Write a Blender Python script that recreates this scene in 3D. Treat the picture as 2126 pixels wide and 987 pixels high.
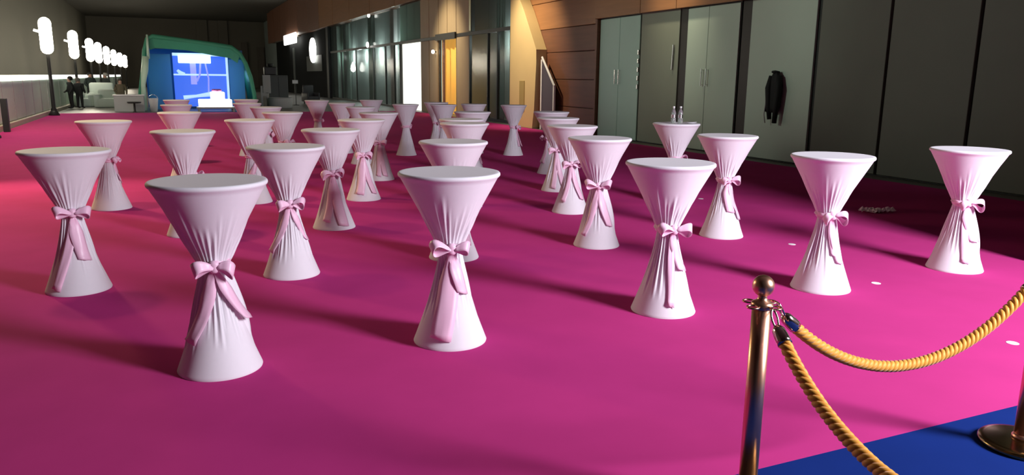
import bpy, bmesh, math, random
from mathutils import Vector, Matrix

# ------------------------------------------------------------------ scene, camera, light
for o in list(bpy.data.objects):
    bpy.data.objects.remove(o)
SC = bpy.context.scene
COL = SC.collection
R = math.radians
# hall axes: +x across the hall (to the panelled wall), +y along the hall, z up
FPX, PITCH, ROLL, YAW, CAM_H = 1588.5, R(11.751), R(0.643), R(24.0), 1.671
cd = bpy.data.cameras.new('camera')
cam = bpy.data.objects.new('camera', cd)
COL.objects.link(cam)
cd.sensor_width = 36.0
cd.lens = FPX / 2126.0 * 36.0
cd.clip_end = 400
c_, s_ = math.cos(YAW), math.sin(YAW)
right = Vector((c_, -s_, 0))
fwd = Vector((s_ * math.cos(PITCH), c_ * math.cos(PITCH), -math.sin(PITCH)))
up = right.cross(fwd)
r2 = right * math.cos(ROLL) + up * math.sin(ROLL)
u2 = -right * math.sin(ROLL) + up * math.cos(ROLL)
m = Matrix((r2, u2, -fwd)).transposed().to_4x4()
m.translation = Vector((0, 0, CAM_H))
cam.matrix_world = m
SC.camera = cam

w = bpy.data.worlds.new('world')
SC.world = w
w.use_nodes = True
w.node_tree.nodes['Background'].inputs[0].default_value = (0.55, 0.5, 0.5, 1)
w.node_tree.nodes['Background'].inputs[1].default_value = 0.012
SC.view_settings.view_transform = 'Standard'
SC.view_settings.look = 'None'
SC.view_settings.gamma = 1
SC.view_settings.use_curve_mapping = False
SC.view_settings.exposure = 0.0


def lamp(kind, loc, energy, color, size=.1, rot=None, **kw):
    l = bpy.data.lights.new('lamp', kind)
    l.energy = energy
    l.color = color
    if kind == 'AREA':
        l.size = size
    elif kind in ('POINT', 'SPOT'):
        l.shadow_soft_size = size
    for k, v in kw.items():
        setattr(l, k, v)
    o = bpy.data.objects.new('unseen_light', l)
    COL.objects.link(o)
    o.location = loc
    if rot:
        o.rotation_euler = rot
    return o


UWALL = 11.8
# the work light behind the viewer on the right: throws the long table shadows
def aim(o, target):
    d = Vector(target) - Vector(o.location)
    o.rotation_euler = d.to_track_quat('-Z', 'Y').to_euler()


key = lamp('AREA', (6.75, -1.8, 3.9), 1450, (.93, .93, 1.0), 2.0, shape='RECTANGLE', size_y=2.4)
aim(key, (7.0, 6.0, 0.6))
# warm flood beyond the left picture edge, beside the balustrade
fl_ = lamp('SPOT', (-3.6, 15.0, 3.4), 950, (1.0, .78, .42), .3, spot_size=R(105), spot_blend=.6)
aim(fl_, (-1.6, 8.0, 0))
# unseen warm spots added overhead to redden the left half of the carpet
for (x, y, e) in ((-2.4, 10.5, 800), (-2.6, 18.0, 1300), (-2.8, 27.5, 1300)):
    f2 = lamp('SPOT', (x, y, 8.3), e, (1.0, .80, .42), .4, spot_size=R(88), spot_blend=1.0)
    aim(f2, (x + 1.2, y, 0))
# warm wall washers under the high fascia and over the wood header
for (x, y, z, e, tx, ty, tz) in ((8.6, 24.0, 5.6, 1300, UWALL, 24.4, 2.2), (8.4, 33.4, 5.6, 1100, UWALL, 33.6, 2.8), (10.5, 16.4, 5.4, 300, UWALL, 16.4, 3.8)):
    w_ = lamp('SPOT', (x, y, z), e, (1.0, .85, .60), .15, spot_size=R(72), spot_blend=.9)
    aim(w_, (tx, ty, tz))
# narrow spots added beyond the left picture edge only to brighten the doors
for (ty, e) in ((18.2, 1900), (14.2, 1900), (9.6, 1500)):
    p_ = lamp('SPOT', (-3.6, 15.5, 5.6), e, (.86, 1.0, .86), .2, spot_size=R(27), spot_blend=1.0)
    aim(p_, (UWALL, ty, 2.9))
# overhead fill added for dim ambient light, no lamp seen there
for (x, y, e) in ((2.0, 27.0, 40),):
    lamp('AREA', (x, y, 8.7), e, (1.0, .9, .9), 3.0)
LAMP_STRENGTH = 48.0
# unseen fill added to brighten the glass bays, blue lights inside the tent
for (y, e) in ((27.0, 110), (29.6, 110), (42.8, 160), (46.2, 240), (51.0, 260), (55.0, 240), (59.0, 220)):
    lamp('POINT', (12.6, y, 3.1), e, (.85, 1.0, .95), .2)
for (x, y, z) in ((-.55, 43.6, 1.7), (3.35, 43.6, 1.5)):
    lamp('POINT', (x, y, z), 26, (.22, .62, .90), .25)

# ------------------------------------------------------------------ materials
MATS = {}


def mat(name, col, rough=.6, metal=0.0, emit=None, estr=0.0, spec=.5, noise=0.0, nscale=8.0, bump=0.0,
        sheen=0.0, alpha=1.0, trans=0.0, grain=None, ior=1.45, coat=0.0):
    if name in MATS:
        return MATS[name]
    mt = bpy.data.materials.new(name)
    mt.use_nodes = True
    nt = mt.node_tree
    b = nt.nodes['Principled BSDF']
    b.inputs['Base Color'].default_value = (*col, 1)
    b.inputs['Roughness'].default_value = rough
    b.inputs['Metallic'].default_value = metal
    b.inputs['Specular IOR Level'].default_value = spec
    b.inputs['Alpha'].default_value = alpha
    b.inputs['Transmission Weight'].default_value = trans
    b.inputs['IOR'].default_value = ior
    b.inputs['Sheen Weight'].default_value = sheen
    b.inputs['Coat Weight'].default_value = coat
    if emit:
        b.inputs['Emission Color'].default_value = (*emit, 1)
        b.inputs['Emission Strength'].default_value = estr
    if noise or bump or grain:
        tc = nt.nodes.new('ShaderNodeTexCoord')
        mp = nt.nodes.new('ShaderNodeMapping')
        nt.links.new(tc.outputs['Object'], mp.inputs['Vector'])
        if grain:
            mp.inputs['Scale'].default_value = grain
        n = nt.nodes.new('ShaderNodeTexNoise')
        n.inputs['Scale'].default_value = nscale
        n.inputs['Detail'].default_value = 5
        nt.links.new(mp.outputs['Vector'], n.inputs['Vector'])
        if noise:
            mx = nt.nodes.new('ShaderNodeMix')
            mx.data_type = 'RGBA'
            mx.inputs[6].default_value = (*[max(0, v * (1 - noise)) for v in col], 1)
            mx.inputs[7].default_value = (*[min(1, v * (1 + noise)) for v in col], 1)
            nt.links.new(n.outputs['Fac'], mx.inputs[0])
            nt.links.new(mx.outputs[2], b.inputs['Base Color'])
        if bump:
            bp = nt.nodes.new('ShaderNodeBump')
            bp.inputs['Strength'].default_value = bump
            bp.inputs['Distance'].default_value = .01
            nt.links.new(n.outputs['Fac'], bp.inputs['Height'])
            nt.links.new(bp.outputs['Normal'], b.inputs['Normal'])
    MATS[name] = mt
    return mt


M_CARPET = mat('magenta carpet', (.53, .038, .220), .95, spec=.08, noise=.10, nscale=2.2)
M_BLUE = mat('blue carpet', (.006, .024, .17), .95, spec=.08, noise=.15, nscale=3.0)
M_FLOOR = mat('grey hall floor', (.16, .15, .13), .45, noise=.2, nscale=1.5)
M_CLOTH = mat('white stretch cloth', (.77, .725, .785), .72, spec=.3 , noise=.02, nscale=40)
M_SATIN = mat('pink satin', (.86, .54, .71), .38, spec=.5, sheen=.1, noise=.06, nscale=9)
M_BRASS = mat('polished brass', (.78, .43, .29), .32, metal=1.0, noise=.08, nscale=6)
M_BRASSD = mat('aged brass plate', (.26, .19, .08), .22, metal=1.0, noise=.25, nscale=5)
M_CHROME = mat('copper chrome', (.72, .50, .46), .15, metal=1.0)
M_ROPE = mat('gold rope', (.88, .36, .03), .55, noise=.18, nscale=60, sheen=.3)
M_DARKWALL = mat('dark partition board', (.115, .122, .095), .6, noise=.12, nscale=1.2)
M_GREYBOARD = mat('grey door board', (.40, .48, .40), .5, noise=.07, nscale=1.0)
M_GREENBOARD = mat('frosted green door', (.36, .52, .45), .4, noise=.07, nscale=1.0)
M_MIDBOARD = mat('olive grey board', (.20, .22, .17), .5, noise=.08, nscale=1.0)
M_BLACK = mat('black gap', (.008, .009, .008), .5)
M_WOOD = mat('brown wood veneer', (.30, .135, .055), .35, noise=.25, nscale=3, grain=(1, .25, 4))
M_WOODD = mat('dark brown wood veneer', (.17, .070, .038), .42, noise=.25, nscale=3, grain=(1, .25, 4))
M_BEIGE = mat('beige timber board', (.42, .31, .18), .5, noise=.12, nscale=2, grain=(4, 4, .4))
M_CREAM = mat('cream plaster', (.62, .46, .22), .6, noise=.06, nscale=1.5)
M_PANE = mat('tinted glass pane', (.06, .08, .073), .14, spec=.5, alpha=.42)
M_CURT = mat('grey green curtain', (.20, .24, .22), .7, noise=.1, nscale=2)
M_INNER = mat('dim shop interior', (.32, .38, .36), .7, noise=.2, nscale=.6)
M_MULL = mat('dark mullion', (.016, .015, .012), .4)
M_KIOSK = mat('black kiosk board', (.010, .011, .011), .85, spec=.1, noise=.2, nscale=.7)
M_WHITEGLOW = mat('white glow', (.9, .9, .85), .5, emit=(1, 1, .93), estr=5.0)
M_DOORGLOW = mat('bright white doorway', (.9, .9, .85), .5, emit=(1, 1, .88), estr=1.6)
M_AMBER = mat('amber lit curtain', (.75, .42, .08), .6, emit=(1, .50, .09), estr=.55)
M_LAMP = mat('lamp glass', (.95, .95, .88), .4, emit=(1.0, .91, .74), estr=LAMP_STRENGTH)
M_RAILLED = mat('lit handrail', (.95, .95, .9), .4, emit=(1, .98, .88), estr=2.5)
M_RAILPANEL = mat('pale balustrade panel', (.46, .60, .50), .45, noise=.15, nscale=.8)
M_KERB = mat('pale kerb stone', (.45, .40, .33), .6, noise=.1, nscale=3)
M_POST = mat('black post', (.018, .018, .016), .5)
M_WALL = mat('dim brown hall wall', (.17, .16, .125), .8, noise=.12, nscale=.15)
M_WALLEND = mat('dark end wall', (.13, .118, .092), .85, noise=.2, nscale=.2)
M_PIL = mat('brown pilaster', (.10, .085, .065), .7, noise=.1, nscale=1)
M_CEIL = mat('dark ceiling', (.10, .094, .078), .85)
M_TENT = mat('green tent fabric', (.03, .20, .12), .5, noise=.3, nscale=1.2, trans=0.0)
M_TENTL = mat('pale green tent trim', (.10, .42, .26), .5, noise=.25, nscale=1.5)
M_TENTPOLE = mat('pale inflated pole', (.45, .62, .48), .45, noise=.15, nscale=2)
M_SCREEN = mat('blue screen', (.02, .05, .3), .4, emit=(.035, .14, .80), estr=1.0)
M_SCRLINE = mat('pale screen line', (.5, .7, .9), .4, emit=(.45, .68, 1.0), estr=.9)
M_SCRPALE = mat('violet screen band', (.3, .3, .8), .4, emit=(.25, .28, .90), estr=.9)
M_BANNER = mat('pale banner light', (.8, 1, .95), .4, emit=(.72, 1.0, .92), estr=1.6)
M_SOFA = mat('mint white cover', (.52, .60, .54), .7, noise=.06, nscale=3)
M_SOFAG = mat('grey upholstery', (.30, .31, .31), .7, noise=.06, nscale=3)
M_GREYBOX = mat('grey box', (.36, .37, .36), .6, noise=.08, nscale=2)
M_DKCAB = mat('dark green cabinet', (.045, .055, .050), .5)
M_WHITE = mat('white paint', (.72, .72, .72), .45, noise=.03, nscale=4)
M_SILVER = mat('silver steel', (.75, .75, .74), .25, metal=1.0)
M_GLASS = mat('clear bottle plastic', (.92, .96, .97), .06, trans=.85, ior=1.25)
M_JACKET = mat('black coat cloth', (.006, .007, .007), .8, noise=.2, nscale=12)
M_DOT = mat('white floor sticker', (.92, .88, .92), .5, noise=.02)
M_SCRAP = mat('crumpled tulle', (.85, .72, .76), .6, noise=.1, nscale=20)
M_PINKFL = mat('pink flower', (.75, .22, .55), .6, noise=.1)
M_RED = mat('red exit lamp', (.5, .05, .03), .5)


def translucent(mt, col, fac):
    nt = mt.node_tree
    b = nt.nodes['Principled BSDF']
    out = nt.nodes['Material Output']
    tl = nt.nodes.new('ShaderNodeBsdfTranslucent')
    tl.inputs[0].default_value = (*col, 1)
    mx = nt.nodes.new('ShaderNodeMixShader')
    mx.inputs[0].default_value = fac
    nt.links.new(b.outputs[0], mx.inputs[1])
    nt.links.new(tl.outputs[0], mx.inputs[2])
    nt.links.new(mx.outputs[0], out.inputs['Surface'])


translucent(M_TENT, (.05, .38, .25), .5)
translucent(M_CURT, (.45, .55, .50), .55)
translucent(M_TENTL, (.15, .55, .40), .5)
M_TCURT = mat('blue grey tent curtain', (.12, .30, .40), .6)
translucent(M_TCURT, (.45, .75, .95), .7)

# ------------------------------------------------------------------ mesh helpers
class MB:
    def __init__(self):
        self.v, self.f = [], []

    def add(self, v, f):
        k = len(self.v)
        self.v += [tuple(p) for p in v]
        self.f += [tuple(i + k for i in q) for q in f]
        return self

    def box(self, x0, x1, y0, y1, z0, z1):
        v = [(x0, y0, z0), (x1, y0, z0), (x1, y1, z0), (x0, y1, z0), (x0, y0, z1), (x1, y0, z1), (x1, y1, z1), (x0, y1, z1)]
        return self.add(v, [(3, 2, 1, 0), (4, 5, 6, 7), (0, 1, 5, 4), (1, 2, 6, 5), (2, 3, 7, 6), (3, 0, 4, 7)])

    def rbox(self, x0, x1, y0, y1, z0, z1, b=.02):
        """box with bevelled edges"""
        bm = bmesh.new()
        bmesh.ops.create_cube(bm, size=1)
        for q in bm.verts:
            q.co = ((x0 + x1) / 2 + q.co.x * (x1 - x0), (y0 + y1) / 2 + q.co.y * (y1 - y0), (z0 + z1) / 2 + q.co.z * (z1 - z0))
        bmesh.ops.bevel(bm, geom=list(bm.edges), offset=b, segments=2, affect='EDGES', profile=.5)
        bm.verts.index_update()
        self.add([q.co[:] for q in bm.verts], [[q.index for q in fc.verts] for fc in bm.faces])
        bm.free()
        return self

    def lathe(self, prof, n=24, cx=0, cy=0, cap=True):
        v, f = [], []
        for (r, z) in prof:
            for i in range(n):
                a = 2 * math.pi * i / n
                v.append((cx + r * math.cos(a), cy + r * math.sin(a), z))
        for j in range(len(prof) - 1):
            for i in range(n):
                i2 = (i + 1) % n
                f.append((j * n + i, j * n + i2, (j + 1) * n + i2, (j + 1) * n + i))
        if cap:
            f.append(tuple(range(n))[::-1])
            f.append(tuple(range((len(prof) - 1) * n, len(prof) * n)))
        return self.add(v, f)

    def tube(self, path, r, n=8, closed=False):
        P = [Vector(p) for p in path]
        v, f = [], []
        L = len(P)
        ref = None
        for i, p in enumerate(P):
            t = (P[(i + 1) % L] - P[i - 1]) if closed else (P[min(i + 1, L - 1)] - P[max(i - 1, 0)])
            t.normalize()
            if ref is None:
                ref = Vector((0, 0, 1)) if abs(t.z) < .9 else Vector((1, 0, 0))
            a = ref - t * ref.dot(t)
            a.normalize()
            ref = a
            b = t.cross(a)
            rr = r[i] if isinstance(r, (list, tuple)) else r
            for k in range(n):
                q = 2 * math.pi * k / n
                v.append(p + a * rr * math.cos(q) + b * rr * math.sin(q))
        for i in range(L if closed else L - 1):
            for k in range(n):
                k2 = (k + 1) % n
                i2 = (i + 1) % L
                f.append((i * n + k, i * n + k2, i2 * n + k2, i2 * n + k))
        if not closed:
            f.append(tuple(range(n))[::-1])
            f.append(tuple(range((L - 1) * n, L * n)))
        return self.add(v, f)

    def prism_x(self, poly, x0, x1):
        """poly of (y,z), extruded along x"""
        n = len(poly)
        v = [(x0, y, z) for y, z in poly] + [(x1, y, z) for y, z in poly]
        f = [tuple(range(n)), tuple(range(n, 2 * n))[::-1]]
        f += [(i, (i + 1) % n, n + (i + 1) % n, n + i) for i in range(n)]
        return self.add(v, f)

    def grid(self, P):
        """P rows x cols of points"""
        nr, nc = len(P), len(P[0])
        v = [p for row in P for p in row]
        f = [(j * nc + i, j * nc + i + 1, (j + 1) * nc + i + 1, (j + 1) * nc + i) for j in range(nr - 1) for i in range(nc - 1)]
        return self.add(v, f)

    def mesh(self, name, smooth=False):
        me = bpy.data.meshes.new(name)
        me.from_pydata(self.v, [], self.f)
        bm = bmesh.new()
        bm.from_mesh(me)
        bmesh.ops.recalc_face_normals(bm, faces=bm.faces)
        bm.to_mesh(me)
        bm.free()
        if smooth:
            me.polygons.foreach_set('use_smooth', [True] * len(me.polygons))
        me.update()
        return me

    def build(self, name, mt, parent=None, smooth=False, loc=None, thick=0, sub=0):
        o = obj(name, self.mesh(name, smooth), mt, parent)
        if loc:
            o.location = loc
        if sub:
            md = o.modifiers.new('sub', 'SUBSURF')
            md.levels = md.render_levels = sub
        if thick:
            md = o.modifiers.new('thick', 'SOLIDIFY')
            md.thickness = thick
            md.offset = 0
        return o


def obj(name, me, mt, parent=None):
    if mt and not me.materials:
        me.materials.append(mt)
    o = bpy.data.objects.new(name, me)
    COL.objects.link(o)
    if parent:
        o.parent = parent
    return o


def tag(o, label, cat, group=None, kind=None):
    o['label'] = label
    o['category'] = cat
    if group:
        o['group'] = group
    if kind:
        o['kind'] = kind
    return o


def thing(name, loc, label, cat, rz=0, group=None):
    o = bpy.data.objects.new(name, None)
    COL.objects.link(o)
    o.empty_display_size = .1
    o.location = loc
    o.rotation_euler = (0, 0, rz)
    return tag(o, label, cat, group)


def struct(o, label=None, cat=None):
    o['kind'] = 'structure'
    if label:
        o['label'] = label
    if cat:
        o['category'] = cat
    return o


def part(name, b, mt, parent, smooth=False, label=None, **kw):
    o = b.build(name, mt, parent, smooth, **kw)
    if label:
        o['label'] = label
    return o


def shared(name, me, parent, loc):
    o = bpy.data.objects.new(name, me)
    COL.objects.link(o)
    o.parent = parent
    o.location = loc
    return o


# ------------------------------------------------------------------ the setting
UW = 11.8          # plane of the panelled wall on the right
UR = -4.65         # plane of the balustrade on the left
struct(MB().box(-9, 13.1, -9, 116, -.30, -.012).build('floor', M_FLOOR), 'grey polished hall floor beyond the magenta carpet', 'floor')
struct(MB().box(-9.3, 13.4, -9, 116.3, 9.0, 9.3).build('ceiling', M_CEIL), 'dark unlit hall ceiling', 'ceiling')
struct(MB().box(-9.3, -9, -9, 116, -.3, 9).build('wall_left', M_WALL), 'dim brown wall behind the lamp posts', 'wall')
we = struct(MB().box(-9, 13.1, 116, 116.3, -.3, 9).build('wall_end', M_WALLEND), 'dark far end wall of the hall', 'wall')
for (u0, u1, z1) in ((9.9, 10.7, 6.2), (12.0, 12.9, 5.6), (4.2, 5.6, 9), (7.0, 8.2, 9)):
    MB().box(u0, u1, 115.6, 116, -.01, z1).build('pilaster', M_PIL if z1 < 7 else M_WALLEND, we)

tag(MB().box(-4.45, 11.3, 2.38, 38.0, -.012, .0).build('magenta_carpet', M_CARPET), 'wide magenta event carpet under all the cocktail tables', 'carpet')
tag(MB().box(-.5, 6.2, -6, 2.375, -.012, .001).build('blue_carpet', M_BLUE), 'royal blue carpet at the lower right under the rope posts', 'carpet')

# right wall: backing, then the boards, doors and glass bays as pieces of it
wr = struct(MB().box(UW + 1.3, UW + 1.6, -9, 116, -.3, 9).build('wall_right', M_INNER), 'long right wall of boards, doors and glass bays', 'wall')
MB().box(UW + .03, UW + .2, 1.4, 20.25, -.01, 9).build('backing_board', M_BLACK, wr)
# dark partition boards at the right
for (a, b) in ((10.11, 11.70), (8.43, 10.05), (6.78, 8.37), (5.12, 6.72), (4.5, 5.06)):
    MB().rbox(UW - .05, UW + .03, a, b, .02, 8.9, .012).build('partition_board', M_DARKWALL, wr)
MB().rbox(UW - .03, UW + .03, 11.84, 13.72, .02, 3.42, .012).build('wall_board', M_GREYBOARD, wr)
MB().rbox(UW - .03, UW + .03, 16.33, 18.04, .02, 3.42, .012).build('wall_board', M_MIDBOARD, wr)
MB().box(UW + .0, UW + .03, 13.74, 14.04, .0, 3.42).build('door_post', M_MULL, wr)
MB().box(UW + .0, UW + .03, 16.03, 16.31, .0, 3.42).build('door_post', M_MULL, wr)
# partition added out of view on the right, its edge shades the carpet
struct(MB().box(7.44, UW - .06, 4.38, 4.48, -.012, 9).build('wall_light_block', M_DARKWALL), 'dark unseen partition added to shade the right of the carpet', 'wall')


def door(name, a, b, mt, label, split=None, handles=()):
    d = struct(MB().box(UW + .0, UW + .03, a, b, .0, 3.42).build(name, M_MULL), label, 'door')
    spans = [(a + .02, b - .02)] if split is None else [(a + .02, split - .006), (split + .006, b - .02)]
    for (p, q) in spans:
        MB().rbox(UW - .035, UW + .0, p, q, .02, 3.38, .01).build('door_leaf', mt, d)
    for (y, z0, z1) in handles:
        h = MB().tube([(UW - .035, y, z0 + .03), (UW - .10, y, z0 + .03), (UW - .10, y, z1 - .03), (UW - .035, y, z1 - .03)], .013, 8)
        h.tube([(UW - .10, y, z0), (UW - .10, y, z1)], .015, 8)
        h.build('door_handle', M_SILVER, d)
    return d


d1 = door('door_1', 18.08, 20.22, M_GREENBOARD, 'frosted green grey double door beside the brown wood wall', 19.12, ((19.22, 1.55, 1.95), (19.02, 1.55, 1.95)))
door('door_2', 14.08, 16.01, M_GREYBOARD, 'grey double door between two dark posts, with pair of upright handles', 15.19, ((15.28, 1.55, 1.95), (15.10, 1.55, 1.95)))
# upright pull of the olive board and the hinges of the green door
MB().tube([(UW - .07, 16.52, 1.93), (UW - .07, 16.5, 2.55)], .022, 8).build('pull_bar', M_SILVER, wr)
for k in range(5):
    z = 1.42 + k * .23
    MB().rbox(UW - .065, UW - .03, 18.085, 18.135, z, z + .13, .008).build('hinge', M_SILVER, d1)

# wood header above the doors, in panels
tr = struct(MB().box(UW - .12, UW + .03, 11.72, 20.3, 3.42, 9).build('trim_1', M_WOODD), 'brown wood header above the grey doors', 'trim')
for (a, b) in ((11.74, 13.8), (13.82, 16.28), (16.30, 17.88), (17.90, 20.28)):
    MB().rbox(UW - .20, UW - .12, a, b, 3.40, 5.4, .012).build('header_panel', M_WOOD, tr)
MB().box(UW - .12, UW - .0, 20.25, 20.36, -.01, 9).build('corner_board', M_WOODD, tr)

# brown wood wall with horizontal panels, left of the doors
MB().box(UW + .03, UW + .2, 20.25, 25.9, -.01, 9).build('backing_board', M_BLACK, wr)
zz = [0.0, .80, 1.66, 2.52, 3.28, 4.15, 5.1, 9.0]
for i in range(len(zz) - 1):
    MB().rbox(UW - .05, UW + .03, 20.38, 25.8, zz[i] + .008, zz[i + 1] - .008, .012).build('wood_panel', M_WOODD if i < 4 else M_WOOD, wr)
for (y, z) in ((23.26, 2.48), (22.64, 1.74), (22.09, 1.01)):
    MB().lathe([(.0, 0), (.09, 0), (.09, .05), (.06, .09), (.0, .1)], 14, cap=False).build('wall_knob', M_BLACK, wr, True)
    k = wr.children[-1]
    k.rotation_euler = (0, R(-90), 0)
    k.location = (UW - .05, y, z)
# cream wall with its slanted edge
cw = struct(MB().prism_x([(25.84, 0), (23.92, 0), (23.78, .65), (23.66, 2.2), (23.68, 2.63), (24.68, 3.93), (25.2, 4.5), (25.5, 5.4), (25.6, 9), (25.84, 9)][::-1], UW - .45, UW - .06).build('wall_cream', M_CREAM), 'cream plaster wall end with slanted edge beside the brown wood', 'wall')
MB().rbox(UW - .48, UW - .45, 24.55, 24.95, .55, 1.6, .01).build('notice_plate', mat('olive plate', (.36, .26, .09), .6), cw)

# white framed ramp rail with dark infill
rl = thing('ramp_rail', (UW - .3, 23.0, 0), 'white framed rail with dark infill panel beside the cream wall', 'railing')
MB().box(-.03, .03, .47, .56, 0, 2.3).build('post', M_WHITE, rl)
MB().box(-.03, .03, -.44, -.37, 0, 1.45).build('post', M_WHITE, rl)
MB().tube([(0, .52, 2.38), (0, -.42, 1.45)], .04, 6).build('sloping_bar', M_WHITE, rl)
MB().prism_x([(.46, 0), (.46, 2.2), (-.36, 1.42), (-.36, 0)], -.012, .012).build('infill_panel', mat('dark violet infill', (.075, .065, .085), .5), rl)

# glass bays
Z1, Z2 = 3.42, 5.4


def bay(n, a, b, mull, label, wides=()):
    wv = struct(MB().box(UW - .04, UW + .06, a, b, -.01, .10).build('window_%d' % n, M_MULL), label, 'window')
    edges = [a] + list(mull) + [b]
    for i in range(len(edges) - 1):
        MB().box(UW, UW + .02, edges[i] + .02, edges[i + 1] - .02, .10, Z1).build('pane', M_PANE, wv)
        MB().box(UW, UW + .02, edges[i] + .02, edges[i + 1] - .02, Z1 + .14, Z2).build('pane', M_PANE, wv)
    for e in edges:
        MB().box(UW - .05, UW + .05, e - .045, e + .045, .10, Z1).build('mullion', M_MULL, wv)
    for (p, q) in wides:           # curtains hanging behind the panes
        nn = 14
        P0 = [(UW + .30 + .07 * math.sin(t * 2.4), p + (q - p) * t / nn, .02) for t in range(nn + 1)]
        P1 = [(x, y, Z2) for x, y, z in P0]
        MB().grid([P0, P1]).build('curtain', M_CURT, wv, True, thick=.02)
    return wv


bay(1, 25.9, 31.02, (26.75, 28.0, 29.0), 'dark glass bay beside the cream wall with grey curtains', ((28.12, 28.9), (26.66, 27.46), (25.95, 26.3)))
bay(2, 41.80, 61.2, (43.0, 44.9, 47.8, 52.6, 57.5), 'long dark glass bay between white doorway and black kiosk', ((48.6, 50.4), (55.6, 57.2), (58.2, 60.5)))
MB().rbox(UW + .06, UW + .30, 43.35, 44.15, .0, Z2, .04).build('pale_column', M_WHITE, bpy.data.objects['window_2'])
# transom beam along the whole shop front
tb = struct(MB().box(UW - .08, UW + .08, 24.5, 61.2, Z1, Z1 + .14).build('trim_2', M_MULL), 'thin dark transom beam along the shop front', 'trim')
MB().box(UW - .14, UW - .08, 32.6, 35.3, Z1 - .06, Z1 + .22).build('door_head', M_MULL, tb)
# beige timber boards around the amber door
wt = struct(MB().box(UW + .06, UW + .2, 31.02, 37.95, Z1, Z2).build('wall_timber', M_MULL), 'beige vertical timber boards around the amber door', 'wall')
be = [31.06, 32.66, 33.86, 35.08, 36.5, 37.92]
for i in range(5):
    MB().rbox(UW - .05, UW + .05, be[i] + .03, be[i + 1] - .03, Z1 + .14, Z2 + .5, .015).build('timber_board', M_BEIGE, wt)
for (a, b) in ((31.06, 32.62), (35.22, 36.5), (36.54, 37.9)):
    MB().rbox(UW - .05, UW + .05, a + .02, b - .02, .0, Z1, .015).build('timber_board', M_BEIGE, wt)
for y in (41.0, 39.6, 38.4):
    MB().box(UW - .03, UW + .05, y - .6, y + .62, Z1 + .14, Z2).build('timber_board', M_CURT, wt)
# amber door
d4 = struct(MB().box(UW + .0, UW + .08, 32.66, 32.80, .0, Z1).build('door_3', M_MULL), 'open doorway glowing amber between beige timber boards', 'door')
MB().box(UW + .0, UW + .08, 35.06, 35.20, .0, Z1).build('door_jamb', M_MULL, d4)
MB().box(UW - .02, UW + .06, 34.45, 34.60, .0, Z1).build('door_jamb', M_WOODD, d4)
nn = 22
P0 = [(UW + .45 + .10 * math.sin(t * 1.7), 32.3 + 3.6 * t / nn, .0) for t in range(nn + 1)]
MB().grid([P0, [(x, y, Z1) for x, y, z in P0]]).build('amber_curtain', M_AMBER, d4, True, thick=.03)
# white doorway
d3 = struct(MB().box(UW + .0, UW + .10, 41.70, 41.80, .0, Z1).build('door_4', M_MULL), 'blazing white lit doorway in the shop front', 'door')
MB().box(UW + .0, UW + .10, 37.93, 38.0, .0, Z1).build('door_jamb', M_MULL, d3)
MB().box(UW + .10, UW + .16, 37.9, 41.8, .0, Z1).build('light_wall', M_DOORGLOW, d3)
# high fascia
fs = struct(MB().box(UW - .25, UW + .2, 25.9, 96, Z2, 9).build('trim_3', M_WOODD), 'high brown wood fascia above the shop front', 'trim')
a = 36.0
while a < 95:
    MB().rbox(UW - .32, UW - .25, a, a + 5.6, Z2, 8.9, .02).build('fascia_panel', M_WOODD if a > 60 else M_WOOD, fs)
    a += 5.65

# black kiosk front further down the hall, with lit signs
kk = thing('black_kiosk', (UW, 61.3, 0), 'black kiosk front at the far end of the glass bay', 'kiosk')
MB().box(-.05, 1.0, 0, 31.7, 0, Z2).build('front_board', M_KIOSK, kk)
MB().box(-.22, -.05, .0, .8, 0, Z2 + .2).build('corner_post', M_BLACK, kk)
MB().box(-.3, -.05, 14.0, 31.0, Z2 - .1, Z2 + .35).build('top_rail', M_PIL, kk)
MB().box(-.10, -.05, 3.5, 11.0, 2.1, 3.4).build('panel', M_DKCAB, kk)
MB().box(-.10, -.05, 18.0, 19.2, .0, 4.4).build('panel', M_DKCAB, kk)
sg = thing('oval_sign', (UW - .2, 67.9, 2.78), 'upright white glowing oval sign on the black kiosk', 'sign')
ob = MB()
ob.lathe([(0, 0), (1.0, 0), (1.0, .10), (.96, .14), (0, .14)], 32, cap=False)
oo = part('light_face', ob, M_WHITEGLOW, sg, False)
oo.rotation_euler = (0, R(-90), 0)
oo.scale = (1.03, 1.35, 1)
oo.location = (0, 0, 1.04)
sg2 = thing('rectangular_sign', (UW - .5, 79.2, 4.75), 'white glowing rectangular sign under the brown fascia', 'sign')
part('light_face', MB().rbox(-.1, .08, -4.0, 3.6, -.05, .92, .07), M_WHITEGLOW, sg2)
for i, (y, z, r_, lb) in enumerate(((47.9, 5.35, .13, 'small round white glowing disc just under the brown fascia'), (48.4, 3.62, .17, 'bright round white disc on the transom beam'),
                                    (35.4, 2.86, .09, 'small glowing disc beside the amber doorway'))):
    lt = thing('glow_disc', (UW - .16, y, z), lb, 'lamp')  # emissive disc at a bright spot on the shop front
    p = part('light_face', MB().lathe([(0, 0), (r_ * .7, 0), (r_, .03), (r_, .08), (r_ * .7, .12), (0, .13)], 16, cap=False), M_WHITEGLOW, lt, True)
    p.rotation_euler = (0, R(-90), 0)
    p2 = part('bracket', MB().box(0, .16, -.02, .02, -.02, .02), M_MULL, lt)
lt = thing('glow_teardrop', (UW - .3, 52.3, 1.97), 'small white glowing teardrop in front of the glass bay', 'lamp')  # emissive teardrop at a small oval bright spot
part('light_face', MB().lathe([(.0, 0), (.13, .08), (.17, .2), (.14, .4), (.05, .62), (.0, .68)], 16, cap=False), M_WHITEGLOW, lt, True)
part('cord', MB().tube([(0, 0, .68), (0, 0, 3.4)], .008, 5), M_MULL, lt)

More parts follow.
